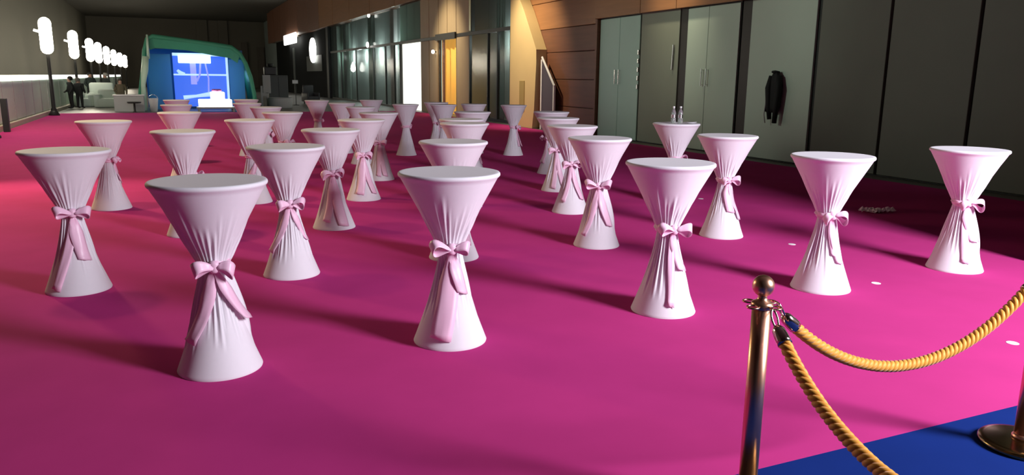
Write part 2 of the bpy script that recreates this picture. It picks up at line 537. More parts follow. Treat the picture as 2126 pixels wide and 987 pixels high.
# ------------------------------------------------------------------ balustrade on the left
bl = thing('balustrade', (UR, 26, 0), 'pale panelled balustrade with glowing white handrail along the left', 'railing')
part('handrail', MB().rbox(-.09, .09, -8, 70, 1.42, 1.60, .03), M_RAILLED, bl, label='glowing white handrail')
part('kerb', MB().box(-.10, .16, -8, 70, -.012, .14), M_KERB, bl)
pm = MB().rbox(-.03, .03, .04, 1.96, .16, 1.42, .012).mesh('panel')
pm.materials.append(M_RAILPANEL)
qm = MB().rbox(-.04, .04, -.035, .035, .14, 1.42, .01).mesh('baluster')
qm.materials.append(M_GREYBOX)
for k in range(39):
    shared('panel', pm, bl, (0, -8 + 2 * k, 0))
    shared('baluster', qm, bl, (0, -8 + 2 * k, 0))
tag(MB().rbox(-.08, .08, -.08, .08, 0, .95, .01).build('dark_bollard', M_POST, loc=(-4.3, 26.2, 0)), 'dark brown bollard at the left picture edge by the balustrade', 'bollard')


# lamp posts
def lamp_post(v, label, group='lit lamp posts along the balustrade'):
    t = thing('lamp_post', (-4.25, v, 0), label, 'lamp post', 0, group)
    part('pole', MB().lathe([(.11, 0), (.11, .25), (.075, .3), (.06, 2.5), (.05, 3.8)], 12), M_POST, t, True)
    part('base', MB().lathe([(.20, 0 if v < 38 else -.012), (.20, .05), (.15, .12), (.11, .2)], 16), M_POST, t, True)
    pr = [(.03, 2.42)]
    r_, z0, z1 = .225, 2.42, 3.84
    for k in range(1, 6):
        q = k / 5 * math.pi / 2
        pr.append((r_ * math.sin(q), z0 + r_ * (1 - math.cos(q))))
    for k in range(0, 6):
        q = k / 5 * math.pi / 2
        pr.append((max(.03, r_ * math.cos(q)), z1 - r_ + r_ * math.sin(q)))
    part('lamp_glass', MB().lathe(pr, 16), M_LAMP, t, True)
    part('glowing_bracket', MB().tube([(-.2, 0, 3.28), (-.40, 0, 3.34)], .045, 8), M_WHITEGLOW, t)  # bracket given emission to draw the small glow beside the lamp
    return t


LV = [36.2, 46.3, 55.8, 62.6, 71.0, 80.5, 91.0, 102.0]
LL = ['nearest lit lamp post, tall glowing pill lamp at the upper left', 'second lit lamp post from the left picture edge', 'third lit lamp post from the left picture edge',
      'fourth lit lamp post from the left picture edge', 'fifth lit lamp post from the left picture edge'] + ['sixth lit lamp post from the left picture edge', 'seventh lit lamp post, second farthest of the row', 'farthest lit lamp post at the end of the glowing row']
for v, l in zip(LV, LL):
    lamp_post(v, l)
for v in (23.8,):
    lamp_post(v, 'lit lamp post of the row beyond the left picture edge', 'lit lamp posts outside the picture')

# ------------------------------------------------------------------ cocktail tables
ZT, ZW = 1.10, .625


def cone_r(z, Rt, Rb, rw=.066):
    if z < ZW:
        k = (ZW - z) / ZW
        return math.sqrt(rw * rw + (k ** 1.08 * math.sqrt(Rb * Rb - rw * rw)) ** 2) if k > 0 else rw
    k = (z - ZW) / (ZT - .03 - ZW)
    e = Rt - .012
    base = rw + (e - rw) * max(0, min(1, k))
    return base + .012 * math.exp(-(k / .12) ** 2)


def cover_mesh(seed, Rt, Rb):
    rnd = random.Random(seed)
    N = 150
    folds = []
    for k in range(38):
        # an even fan of pleats on one side, loose ones all round
        a0 = -.95 + .19 * k + rnd.uniform(-.04, .04) if k < 11 else rnd.uniform(.9, 2 * math.pi - .9)
        folds.append((a0, rnd.uniform(.03, .06), rnd.uniform(.5, 1.2), rnd.uniform(.28, .54), rnd.uniform(.14, .36), rnd.uniform(-.10, .10)))
    zs = [0.0, .006, .02, .05]
    zs += [.05 + (ZW - .05) * k / 24 for k in range(1, 25)]
    zs += [ZW + (ZT - .034 - ZW) * k / 22 for k in range(1, 23)]
    prof = [(z, cone_r(z, Rt, Rb), True) for z in zs]
    prof[0] = (0.0, Rb - .004, True)
    # thick rim of the stretched top
    prof += [(ZT - .026, Rt - .004, False), (ZT - .018, Rt, False), (ZT - .008, Rt - .001, False), (ZT - .002, Rt - .006, False), (ZT, Rt - .014, False), (ZT - .001, Rt - .03, False)]
    v, f = [], []
    for (z, r, fo) in prof:
        for i in range(N):
            a = 2 * math.pi * i / N
            d = 0
            if fo:
                dz = z - ZW
                for (a0, wd, am, lo, hi, tw) in folds:
                    t = dz / hi if dz > 0 else -dz / lo
                    if t >= 1:
                        continue
                    da = (a - a0 - tw * dz + math.pi) % (2 * math.pi) - math.pi
                    if abs(da) > 3 * wd:
                        continue
                    env = math.sin(math.pi * min(1, t * .93 + .07)) ** .8
                    rr = r / .13
                    x = da / wd * (.5 + .5 * rr)
                    d += (.0095 if dz > 0 else .0125) * am * env * (math.exp(-x * x) - .55 * math.exp(-(x - 1.6) ** 2))
                if z < .1:
                    d += 0
            rr = r + d
            v.append((rr * math.cos(a), rr * math.sin(a), z))
    nr = len(prof)
    for j in range(nr - 1):
        for i in range(N):
            i2 = (i + 1) % N
            f.append((j * N + i, j * N + i2, (j + 1) * N + i2, (j + 1) * N + i))
    k = len(v)
    v.append((0, 0, ZT - .002))
    for i in range(N):
        f.append(((nr - 1) * N + i, (nr - 1) * N + (i + 1) % N, k))
    b = MB()
    b.add(v, f)
    me = b.mesh('cover', True)
    me.materials.append(M_CLOTH)
    return me


COVERS = {('n', k): cover_mesh(11 + k, .319, .238) for k in range(4)}
COVERS.update({('f', k): cover_mesh(31 + k, .288, .225) for k in range(2)})
band_p = []
for k in range(13):
    q = k / 12
    band_p.append((.080 + .012 * math.sin(math.pi * q) + .004 * math.sin(q * 19), ZW - .032 + .07 * q))


def band_mesh():
    N = 40
    v, f = [], []
    for j, (r, z) in enumerate(band_p):
        for i in range(N):
            a = 2 * math.pi * i / N
            rr = r + .004 * math.sin(a * 5 + j * .9)
            v.append((rr * math.cos(a), rr * math.sin(a), z + .006 * math.sin(a * 2)))
    for j in range(len(band_p) - 1):
        for i in range(N):
            f.append((j * N + i, j * N + (i + 1) % N, (j + 1) * N + (i + 1) % N, (j + 1) * N + i))
    b = MB().add(v, f)
    me = b.mesh('sash', True)
    me.materials.append(M_SATIN)
    return me


BAND = band_mesh()


def bow(sash, rnd, tails, lsize=(1.0, 1.0), far=False, Rt=.319, Rb=.238):
    """knot, two loops and the tails; the knot looks along local +x"""
    rk = .098
    kb = MB().lathe([(.0, -.034), (.02, -.032), (.031, -.018), (.026, 0), (.032, .018), (.02, .034), (0, .036)], 14, cap=False)
    kn = part('knot', kb, M_SATIN, sash, True)
    kn.location = (rk + .006, 0, ZW)
    kn.rotation_euler = (rnd.uniform(-.5, .5), 0, 0)
    for s, ls in ((-1, lsize[0]), (1, lsize[1])):
        if ls <= 0:
            continue
        Lg = rnd.uniform(.095, .125) * ls
        droop = rnd.uniform(.005, .05)
        lift = rnd.uniform(.0, .03)
        psi = R(rnd.uniform(25, 62))
        rows = []
        n = 18
        for i in range(n + 1):
            t = i / n
            e = math.sin(math.pi * t) ** .8
            al = s * (.008 + Lg * e)
            op = .040 * math.sin(2 * math.pi * t) * ls
            wd = .015 + .024 * math.sin(math.pi * t) ** .6
            row = []
            for q in (-1, -.5, 0, .5, 1):
                nn_ = op * math.cos(psi) - wd * q * math.sin(psi) * .8
                zz_ = op * math.sin(psi) + wd * q * math.cos(psi)
                row.append((max(rk - .03 * e + .03, rk + .022 + nn_), al + s * .010 * q * e, ZW + zz_ + lift * e - droop * e * e + .003 * math.sin(9 * t)))
            rows.append(row)
        part('bow_loop', MB().grid(rows), M_SATIN, sash, True, thick=.0035)
    for (a1, z1, wd, off) in tails:
        a1 = R(a1)
        wd *= 1.2
        n = 16
        rows = []
        ph = rnd.uniform(0, 6)
        for i in range(n + 1):
            t = i / n
            z = ZW - .015 - (ZW - .015 - z1) * t
            a = a1 * t ** .8
            rr = max(cone_r(z, Rt, Rb) + .017, rk - .01 if t < .15 else 0) + off * t
            ww = .014 + (wd / 2 - .014) * min(1, t * 2.6)
            wave = .006 * math.sin(ph + 8 * t) * t
            row = []
            for q in (-1, -.5, 0, .5, 1):
                aa = a + ww * q / max(rr, .09)
                r3 = rr + wave + .004 * math.sin(q * 4 + ph + 5 * t) + .010 * t * (abs(q) < .3) * rnd.random()
                zq = z - (.012 * q * t if i == n else .004 * q)
                row.append((r3 * math.cos(aa), r3 * math.sin(aa), max(.006, zq)))
            rows.append(row)
        part('sash_tail', MB().grid(rows), M_SATIN, sash, True, thick=.003)


def table(U, V, phi, tails, label, lsize=(1, 1), far=False, seed=0):
    rnd = random.Random(seed * 7 + 3)
    rz = math.atan2(-V, -U) + R(phi)
    t = thing('cocktail_table', (U, V, 0), label, 'table', rz, 'cocktail tables in stretch covers with sash bows')
    me = COVERS[('f', seed % 2)] if far else COVERS[('n', seed % 4)]
    cv = obj('cover', me, None, t)
    cv.rotation_euler = (0, 0, rnd.uniform(-.25, .25) - R(phi))
    sh = obj('sash', BAND, None, t)
    sh['label'] = 'pink satin sash tied round the waist'
    bow(sh, rnd, tails, lsize, far, .288 if far else .319, .225 if far else .238)
    return t


TB = [
    # front row
    (0.17, 4.55, 2, [(-58, .20, .075, .0), (68, .30, .07, .035)], 'nearest cocktail table at the lower left, big pink bow facing the viewer', (1, .95)),
    (1.57, 4.50, 8, [(-24, .07, .115, .0), (30, .34, .07, .012)], 'front row cocktail table at centre with a wide sash tail down to its foot', (1.1, .85)),
    (3.25, 4.53, 28, [(-14, .09, .045, .0), (28, .33, .07, .01)], 'front row cocktail table between the centre table and the brass rope post', (.9, 1.05)),
    (4.83, 4.56, 24, [(28, .24, .06, .004), (12, .30, .05, .0)], 'front row cocktail table just behind the ball-topped brass post', (.6, 1.1)),
    (6.52, 4.61, 28, [(-6, .10, .06, .0), (32, .28, .11, .014)], 'rightmost cocktail table, standing by the dark partition boards', (.6, 1.15)),
    # second row
    (-.75, 6.73, 4, [(-46, .05, .06, .0), (20, .26, .085, .004)], 'leftmost cocktail table, near the left picture edge', (1, 1)),
    (.87, 6.61, 6, [(-70, .22, .06, .0), (72, .30, .06, .0)], 'second row cocktail table behind and right of the nearest one', (1, 1.05)),
    (2.38, 6.70, 62, [(8, .30, .08, .014), (-20, .15, .06, .0)], 'cocktail table directly behind the centre front table', (1, 1)),
    (3.93, 6.69, 2, [(-44, .13, .06, .0), (48, .22, .075, .006)], 'cocktail table at the near end of the slanting line of four', (1, 1)),
    (5.47, 6.62, 26, [(16, .28, .11, .006), (48, .2, .05, .01)], 'second row cocktail table in front of the grey wall board with the coat', (.7, 1)),
    # third row
    (.12, 8.74, 120, [(0, .2, .07, .0), (30, .15, .06, .0)], 'cocktail table directly behind the nearest one on the left', (1, 1)),
    (1.62, 8.59, 4, [(-26, .10, .075, .0), (24, .05, .10, .0)], 'third row cocktail table with two long pale sash tails in front', (1, 1)),
    (3.50, 9.42, 70, [(20, .2, .07, .0), (-20, .2, .07, .0)], 'third cocktail table back in the centre stack, bright white top', (1, 1)),
    (4.63, 8.57, 0, [(-28, .16, .05, .0), (52, .18, .06, .004)], 'second cocktail table in the slanting line of four', (1, 1)),
    (6.31, 8.71, 150, [(10, .2, .07, .0), (-20, .15, .07, .0)], 'cocktail table carrying the two clear bottles', (1, 1)),
    # fourth row
    (-.75, 10.83, 62, [(15, .35, .05, .0), (60, .3, .06, .0)], 'cocktail table at the left behind the leftmost one', (.5, .5)),
    (.97, 10.74, 70, [(20, .3, .07, .0), (-150, .12, .07, .0)], 'fourth row cocktail table left of centre with bow at its right side', (1, 1)),
    (2.40, 10.49, 6, [(38, .10, .07, .0), (-20, .1, .1, .0)], 'fourth row cocktail table with its bow facing the viewer, left of centre stack', (.9, 1)),
    (3.80, 10.35, 80, [(10, .3, .08, .0), (-20, .2, .06, .0)], 'fourth cocktail table back in the centre stack', (1, 1)),
    (5.35, 10.36, -8, [(-4, .06, .06, .0), (40, .06, .07, .0)], 'third cocktail table in the slanting line of four', (1, 1)),
    # fifth row
    (.15, 13.14, 160, [(0, .2, .07, .0), (30, .2, .07, .0)], 'cocktail table in front of the tent, nearest of three in a line', (1, 1)),
    (1.67, 12.88, 50, [(20, .3, .07, .0), (-20, .2, .07, .0)], 'fifth row cocktail table in front of the grey tub by the tent', (1, 1)),
    (3.14, 12.48, 4, [(-10, .08, .07, .0), (20, .08, .07, .0)], 'fifth row cocktail table with long sash tails, behind the bow table', (1, 1)),
    (4.81, 12.55, 90, [(10, .2, .07, .0), (-20, .2, .07, .0)], 'fifth cocktail table back in the centre stack', (1, 1)),
    (6.23, 12.33, -60, [(10, .2, .07, .0), (-20, .2, .07, .0)], 'farthest cocktail table in the slanting line of four', (1, 1)),
    # far, slimmer tables
    (.14, 16.4, 170, [(0, .2, .07, .0)], 'middle of three cocktail tables in a line before the tent', (1, 1), True),
    (.18, 19.6, 170, [(0, .2, .07, .0)], 'farthest of three cocktail tables in a line before the tent', (1, 1), True),
    (1.66, 15.10, 80, [(0, .2, .07, .0), (-30, .2, .06, .0)], 'slim cocktail table partly behind another right of the glowing display', (1, 1), True),
    (1.52, 17.2, 120, [(0, .2, .07, .0)], 'slim cocktail table just right of the glowing white display', (1, 1), True),
    (1.74, 19.9, 120, [(0, .2, .07, .0)], 'farthest cocktail table right of the glowing display, mostly hidden', (1, 1), True),
    (3.31, 19.2, 100, [(0, .2, .07, .0)], 'far slim cocktail table standing alone before the black kiosk', (.6, .6), True),
    (3.51, 17.2, 100, [(0, .2, .07, .0)], 'far slim cocktail table right of the one before the black kiosk', (1, 1), True),
    (3.41, 14.93, 120, [(0, .2, .07, .0)], 'sixth row slim cocktail table left of the long tailed one', (1, 1), True),
    (4.70, 19.4, 150, [(0, .2, .07, .0)], 'farthest cocktail table in front of the glass bay', (1, 1), True),
    (4.70, 16.3, 175, [(0, .2, .07, .0), (20, .1, .07, .0)], 'slim cocktail table silhouetted against the white doorway', (1, 1), True),
    (6.28, 16.3, -120, [(0, .2, .07, .0)], 'farthest cocktail table of the centre stack, before the dark glass', (1, 1), True),
    (5.48, 16.06, 60, [(0, .2, .07, .0), (20, .2, .07, .0)], 'slim cocktail table in front of the amber doorway', (1, 1), True),
    (5.79, 17.5, 60, [(0, .2, .07, .0)], 'farthest cocktail table before the amber doorway, mostly hidden', (1, 1), True),
    (6.95, 15.6, 70, [(10, .2, .05, .03), (-20, .2, .06, .0)], 'slim cocktail table standing alone before the cream wall', (.8, .8), True),
]
for i, T in enumerate(TB):
    U, V, phi, tails, label, ls = T[:6]
    table(U, V, phi, tails, label, ls, len(T) > 6, i)


# bottles and dish on the table by the grey doors
def bottle(x, y, label):
    t = thing('water_bottle', (x, y, ZT), label, 'bottle', 0, 'clear bottles on a cocktail table')
    part('body', MB().lathe([(.0, .0), (.030, 0), (.033, .01), (.033, .05), (.030, .06), (.033, .07), (.033, .13), (.025, .165), (.013, .19), (.012, .205)], 18, cap=False), M_GLASS, t, True)
    part('cap', MB().lathe([(.015, .203), (.015, .225), (.012, .228), (0, .228)], 14), M_WHITE, t, True)
    part('bottle_label', MB().lathe([(.0335, .072), (.0335, .118)], 18, cap=False), M_SILVER, t, True)


bottle(6.235, 8.68, 'left one of two clear bottles on a cocktail table')
bottle(6.315, 8.635, 'right one of two clear bottles on a cocktail table')
ds = thing('saucer', (6.46, 8.60, ZT), 'small white saucer beside the clear bottles', 'saucer')
part('plate', MB().lathe([(.0, .004), (.04, .003), (.05, .008), (.085, .018), (.086, .021), (.05, .013), (.0, .009)], 24, cap=False), M_WHITE, ds, True)


# ------------------------------------------------------------------ rope posts and ropes
def stanchion(x, y, label):
    t = thing('rope_post', (x, y, .001), label, 'rope post', R(15), 'brass rope posts')
    part('base_plate', MB().lathe([(.0, 0), (.176, 0), (.180, .004), (.180, .020), (.172, .028), (.150, .032), (.05, .040), (.0, .041)], 40, cap=False), M_BRASSD, t, True)
    part('base_collar', MB().lathe([(.044, .038), (.044, .052), (.036, .062), (.031, .064)], 24), M_BRASS, t, True)
    part('pole', MB().lathe([(.036, .04), (.036, .832)], 28), M_BRASS, t, True)
    co = part('collar', MB().lathe([(.0365, .822), (.041, .826), (.041, .844), (.036, .850), (.020, .858), (.0165, .870), (.020, .880)], 24), M_BRASS, t, True)
    for k in range(4):
        q = math.pi / 2 * k
        cx, cy = .058 * math.cos(q), .058 * math.sin(q)
        ring = [(cx + .021 * math.cos(a) * math.cos(q) , cy + .021 * math.cos(a) * math.sin(q) , .838) for a in (0,)]
        pth = []
        for i in range(16):
            a = 2 * math.pi * i / 16
            dx, dy = .021 * math.cos(a), .021 * math.sin(a)
            pth.append((cx + dx * math.cos(q) - dy * math.sin(q), cy + dx * math.sin(q) + dy * math.cos(q), .838))
        part('ring', MB().tube(pth, .0042, 7, True), M_BRASS, co, True)
    pr = []
    for k in range(13):
        q = -math.pi / 2 + math.pi * k / 12
        pr.append((max(.0, .0415 * math.cos(q)), .912 + .0415 * math.sin(q)))
    part('ball_finial', MB().lathe(pr, 28, cap=False), M_BRASS, t, True)
    return t


P1, P2, P3 = (2.01, 2.17), (3.56, 2.07), (1.74, .62)
stanchion(*P1, 'ball-topped brass rope post with both gold ropes hooked on')
stanchion(*P2, 'brass rope post with round base plate at the right picture edge')
stanchion(*P3, 'brass rope post outside the picture below the lower right corner')


def rope(a, b, sag, label):
    A, B = Vector((a[0], a[1], .815)), Vector((b[0], b[1], .815))
    d = (B - A).normalized()
    A = A + d * .075
    B = B - d * .075
    t = thing('gold_rope', A, label, 'rope', 0, 'gold barrier ropes')

    def pt(s):
        k = (2 * s - 1)
        p = A.lerp(B, s) - A
        p.z -= sag * (math.cosh(1.1) - math.cosh(1.1 * k)) / (math.cosh(1.1) - 1)
        return p
    L = sum((pt((i + 1) / 60) - pt(i / 60)).length for i in range(60))
    s0, s1 = .06, .968
    n = 330
    turns = L * (s1 - s0) / .080
    side = Vector((-d.y, d.x, 0))
    cords = [MB() for _ in range(3)]
    paths = [[], [], []]
    for i in range(n + 1):
        s = s0 + (s1 - s0) * i / n
        p = pt(s)
        tg = (pt(min(1, s + .002)) - pt(max(0, s - .002))).normalized()
        upv = side.cross(tg)
        for k in range(3):
            q = 2 * math.pi * (turns * i / n + k / 3)
            paths[k].append(p + (side * math.cos(q) + upv * math.sin(q)) * .0118)
    for k in range(3):
        part('strand', cords[k].tube(paths[k], .0132, 8), M_ROPE, t, True)
    for (sa, sb) in ((s0 + .004, .022), (s1 - .003, .986)):
        part('ferrule', MB().tube([pt(sa + (sb - sa) * i / 5) for i in range(6)], [.027, .027, .0265, .025, .023, .013], 16), M_CHROME, t, True, label='shiny metal rope end')
        sc = 0.0 if sb < .5 else 1.0
        q0, q1 = pt(sb), pt(sc) + Vector((0, 0, .02)) * 1
        mid = (q0 + q1) / 2
        dd = (q1 - q0)
        ln = dd.length / 2 + .006
        dd.normalize()
        sd = side
        hp = []
        for i in range(14):
            q = 2 * math.pi * i / 14
            hp.append(mid + dd * ln * math.cos(q) + sd * .012 * math.sin(q))
        part('snap_hook', MB().tube(hp, .0042, 7, True), M_CHROME, t, True)
    return t


rope(P1, P2, .315, 'gold twisted rope swagging between the two visible brass posts')
rope(P1, P3, .30, 'gold twisted rope running down toward the lower picture edge')

# ------------------------------------------------------------------ small things on the carpet and walls
dots = [(1455, 'first, farthest'), (1643, 'second'), (1818, 'third'), (2100, 'nearest, by the right picture edge')]
dp = [(6.93, 8.88), (5.87, 5.97), (5.39, 4.49), (4.97, 3.04)]
for (x, y), lb in zip(dp, ('farthest white dot sticker on the carpet', 'white dot sticker left of the table behind the brass post', 'white dot sticker between the two rightmost front tables', 'nearest white dot sticker on carpet, beside the right picture edge')):
    t = MB().lathe([(.0, .0025), (.036, .0025), (.038, .0015), (.038, 0)], 20, cap=False).build('floor_sticker', M_DOT, loc=(x, y, 0.0))
    tag(t, lb, 'sticker', 'white dot stickers in a line on the carpet')
rnd = random.Random(5)
rows = []
for j in range(9):
    row = []
    for i in range(17):
        x = (i / 16 - .5) * .46
        wd = .05 + .07 * max(0, math.sin(i / 16 * math.pi * 2.3 - 1.0))
        y = (j / 8 - .5) * 2 * wd
        row.append((x, y, .012 + rnd.random() * .045 * (1 - abs(j / 4 - 1)) + (.03 * math.sin(i * 1.3 + j * .9) ** 2)))
    rows.append(row)
sc = MB().grid(rows).build('crumpled_cloth', M_SCRAP, smooth=False, loc=(8.42, 7.12, -.004), thick=.003)
sc.rotation_euler = (0, 0, R(-22))
tag(sc, 'crumpled scrap of pale tulle lying on the dark carpet', 'cloth')

# black coat on a hook
jk = thing('hanging_coat', (UW - .045, 12.74, 1.78), 'black coat hanging from a hook on the grey wall board', 'coat')
part('hook', MB().tube([(.015, 0, .06), (-.06, 0, .06), (-.075, 0, .09)], .01, 6), M_SILVER, jk)
rows = []
outl = [(.07, -.06, .05), (.03, -.10, .09), (-.06, -.15, .12), (-.2, -.20, .17), (-.35, -.20, .20), (-.5, -.19, .22), (-.65, -.17, .25), (-.73, -.15, .26)]
n = 22
for (z, y0, y1) in outl:
    row = []
    for i in range(n):
        a = 2 * math.pi * i / n
        yc, hw = (y0 + y1) / 2, (y1 - y0) / 2
        fold = .016 * math.sin(a * 5 + z * 3)
        row.append((-.075 - .06 * math.sin(a) * (1 if z < 0 else .6) + fold * .5, yc + hw * math.cos(a) + fold, z + (.03 * math.sin(a * 2) if z < -.7 else 0)))
    row.append(row[0])
    rows.append(row)
part('coat_body', MB().grid(rows), M_JACKET, jk, True, thick=.012)
part('collar', MB().tube([(-.04, -.06, .07), (-.12, -.02, .09), (-.13, .04, .085), (-.05, .06, .07)], .028, 8), M_JACKET, jk, True)
part('sleeve', MB().tube([(-.08, -.10, 0), (-.13, -.16, -.25), (-.13, -.14, -.55), (-.12, -.10, -.97)], [.06, .07, .06, .05], 10), M_JACKET, jk, True)
part('sleeve', MB().tube([(-.08, .11, 0), (-.13, .13, -.25), (-.13, .10, -.55), (-.11, .06, -.90)], [.06, .07, .06, .045], 10), M_JACKET, jk, True)
part('belt', MB().tube([(-.14, .17, -.5), (-.15, .19, -.8), (-.13, .16, -.98)], .012, 6), M_GREYBOX, jk, True)

# ------------------------------------------------------------------ tent at the far end
VT = 41.0
tn = thing('green_tent', (1.35, VT, 0), 'green tent with flat roof and rounded shoulder, glowing blue inside', 'tent')
prof = [(-1.26, -.012), (-1.15, .9), (-.95, 2.0), (-.85, 2.75), (-.68, 3.32), (-.45, 3.44), (1.0, 3.28), (2.4, 3.12), (3.04, 3.02), (3.42, 2.72), (3.66, 2.25), (3.86, 1.6), (3.98, .8), (4.05, -.012)]
prof = [(u - 1.35, z) for u, z in prof]
rows = []
for k in range(9):
    y = 4.4 * k / 8
    sg_ = .05 * math.sin(k * 1.9)
    rows.append([(u * (1 + .01 * math.sin(k)), y, z + (sg_ if z > .1 else 0) + (.10 * k / 8 if z > 2.9 else 0)) for u, z in prof])
part('tent_shell', MB().grid(rows), M_TENT, tn, True, thick=.04)
part('front_arch', MB().tube([(u, 0, z) for u, z in prof], .10, 10), M_TENTL, tn, True)
part('valance', MB().grid([[(u, -.02 + .03 * math.sin(i * 2.1), z) for i, (u, z) in enumerate(prof[4:10])],
                           [(u * .95 - .02, .10 + .05 * math.sin(i * 1.7), z - .50 - .05 * math.sin(i * 2.3)) for i, (u, z) in enumerate(prof[4:10])]]), M_TENTL, tn, False, thick=.03)
part('corner_pole', MB().tube([(-2.40, -.25, -.012), (-2.36, -.25, 1.2), (-2.24, -.25, 1.9), (-2.16, -.25, 2.5)], [.13, .10, .16, .13], 10), M_TENTPOLE, tn, True)
part('corner_pole', MB().tube([(-2.05, -.12, 2.4), (-2.03, -.12, 3.5)], [.07, .045], 8), M_TENTPOLE, tn, True)
part('back_panel', MB().box(-2.3, 2.55, 4.36, 4.42, -.012, 3.0), mat('blue tent back', (.05, .16, .42), .6), tn)
part('side_curtain', MB().box(-2.15, -1.10, .9, .95, -.012, 2.65), M_TCURT, tn)
part('side_curtain', MB().box(1.58, 2.30, .9, .95, -.012, 2.45), M_TCURT, tn)
# screen standing in the tent
sx0, sx1 = .35, 2.92
st = thing('blue_screen', ((sx0 + sx1) / 2, VT + 1.6, 0), 'glowing blue screen standing inside the green tent', 'screen')
hw = (sx1 - sx0) / 2
part('screen_face', MB().box(-hw, hw, 0, .06, .10, 2.74), M_SCREEN, st)
part('frame_bar', MB().box(hw - .09, hw + .02, -.04, .08, -.012, 2.74), M_SCRLINE, st)
part('frame_bar', MB().box(-hw, hw + .02, -.04, .0, 2.60, 2.74), M_SCRLINE, st)
part('frame_bar', MB().box(-hw, hw, -.03, .0, 1.64, 1.72), M_SCRLINE, st)
part('pale_band', MB().prism_x([(0, 0), (.03, 0), (.03, .03), (0, .03)], 0, .01), M_SCRPALE, st)
part('violet_band', MB().box(-.50, -.22, -.02, .0, 1.2, 2.35), M_SCRPALE, st)
part('violet_band', MB().tube([(.0, -.02, 2.3), (-.06, -.02, 1.7), (-.22, -.02, 1.35)], .05, 6), M_SCRPALE, st, True)
part('violet_band', MB().tube([(.22, -.02, 2.3), (.34, -.02, 1.5), (.30, -.02, .8)], .04, 6), M_SCRPALE, st, True)
part('pale_band', MB().tube([(-.9, -.03, .55), (-.3, -.03, .62), (.4, -.03, .72), (.8, -.03, .78)], [.10, .07, .12, .10], 8), M_SCRLINE, st, True)
part('pale_band', MB().tube([(-1.1, -.03, 1.9), (-.95, -.03, 1.75), (-.75, -.03, 1.72)], [.06, .1, .05], 8), M_SCRLINE, st, True)
bn = thing('banner_light', (1.36, VT + 1.30, 2.24), 'pale glowing banner across the top of the blue screen', 'banner')
part('light_box', MB().rbox(-.76, .76, 0, .10, 0, .42, .04), M_BANNER, bn)
# glowing display in front of the tent
dd = thing('low_table', (2.05, 38.9, 0), 'grey low table carrying the glowing white display', 'table')
part('table_top', MB().rbox(-.85, .85, -.5, .5, .14, .22, .02), M_GREYBOX, dd)
for sx in (-1, 1):
    for sy in (-1, 1):
        part('leg', MB().box(sx * .75 - .04, sx * .75 + .04, sy * .4 - .04, sy * .4 + .04, -.012, .14), M_GREYBOX, dd)
dp_ = thing('white_display', (2.02, 38.9, .22), 'glowing white two-step display box in front of the tent', 'display')
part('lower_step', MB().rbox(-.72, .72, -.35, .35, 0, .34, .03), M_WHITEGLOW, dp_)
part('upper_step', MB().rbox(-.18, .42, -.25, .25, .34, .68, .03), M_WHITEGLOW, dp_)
fl = thing('pink_flowers', (2.12, 38.9, .90), 'pink flowers on top of the glowing white display', 'flowers')
for k in range(7):
    q = k * 2.4
    part('blossom', MB().lathe([(0, 0), (.07, .02), (.10, .07), (.06, .13), (0, .12)], 9, cx=.14 * math.cos(q) * (k > 0), cy=.12 * math.sin(q) * (k > 0), cap=False), M_PINKFL, fl, True)


# ------------------------------------------------------------------ lounge left of the tent
def sofa(x, y, wd, h, dpth, label, rz=0, mt=M_SOFA, hb=.85):
    t = thing('lounge_sofa', (x, y, -.012), label, 'sofa', rz, 'pale covered lounge seats')
    part('seat', MB().rbox(-wd / 2, wd / 2, -dpth / 2, dpth / 2, .0, h, .10), mt, t, True)
    part('backrest', MB().rbox(-wd / 2, wd / 2, dpth / 2 - .28, dpth / 2 + .02, .1, hb, .12), mt, t, True)
    part('armrest', MB().rbox(-wd / 2 - .08, -wd / 2 + .22, -dpth / 2, dpth / 2, .0, h + .2, .10), mt, t, True)
    part('armrest', MB().rbox(wd / 2 - .22, wd / 2 + .08, -dpth / 2, dpth / 2, .0, h + .2, .10), mt, t, True)
    return t


sofa(-3.98, 45.6, .66, .45, .9, 'small mint white armchair at the left of the lounge', R(20), hb=.72)
sofa(-2.72, 44.6, 1.15, .48, .9, 'mint white sofa in the middle of the lounge', R(-8), hb=.92)
sofa(-3.2, 47.6, 1.2, .5, .9, 'mint white sofa at the back of the lounge', R(10), hb=1.22)
gt = thing('grey_counter', (-1.62, 39.7, 0), 'low grey counter with pale top left of the tent', 'counter')
part('body', MB().rbox(-.62, .62, -.35, .35, -.012, .70, .02), M_GREYBOX, gt)
part('top', MB().rbox(-.65, .65, -.38, .38, .70, .76, .02), M_WHITE, gt)
tr_ = thing('black_tray', (-1.40, 38.95, -.012), 'dark round tray stand in front of the grey counter', 'tray')
p = part('tray_rim', MB().lathe([(0, .40), (.26, .40), (.30, .44), (.28, .46), (.25, .43), (0, .42)], 20, cap=False), M_POST, tr_, True)
part('tray_stem', MB().lathe([(.10, 0), (.05, .04), (.04, .40), (.08, .41)], 12), M_POST, tr_, True)
bx = thing('silver_bucket', (-.62, 39.6, -.012), 'shiny pale bucket between the counter and the tent', 'bucket')
part('pail', MB().lathe([(.0, .0), (.15, 0), (.21, .58), (.225, .60), (.20, .60), (.14, .03), (0, .03)], 20, cap=False), M_WHITE, bx, True)
part('handle', MB().tube([(-.21, 0, .57), (-.14, -.02, .72), (0, -.03, .78), (.14, -.02, .72), (.21, 0, .57)], .012, 6), M_SILVER, bx, True)


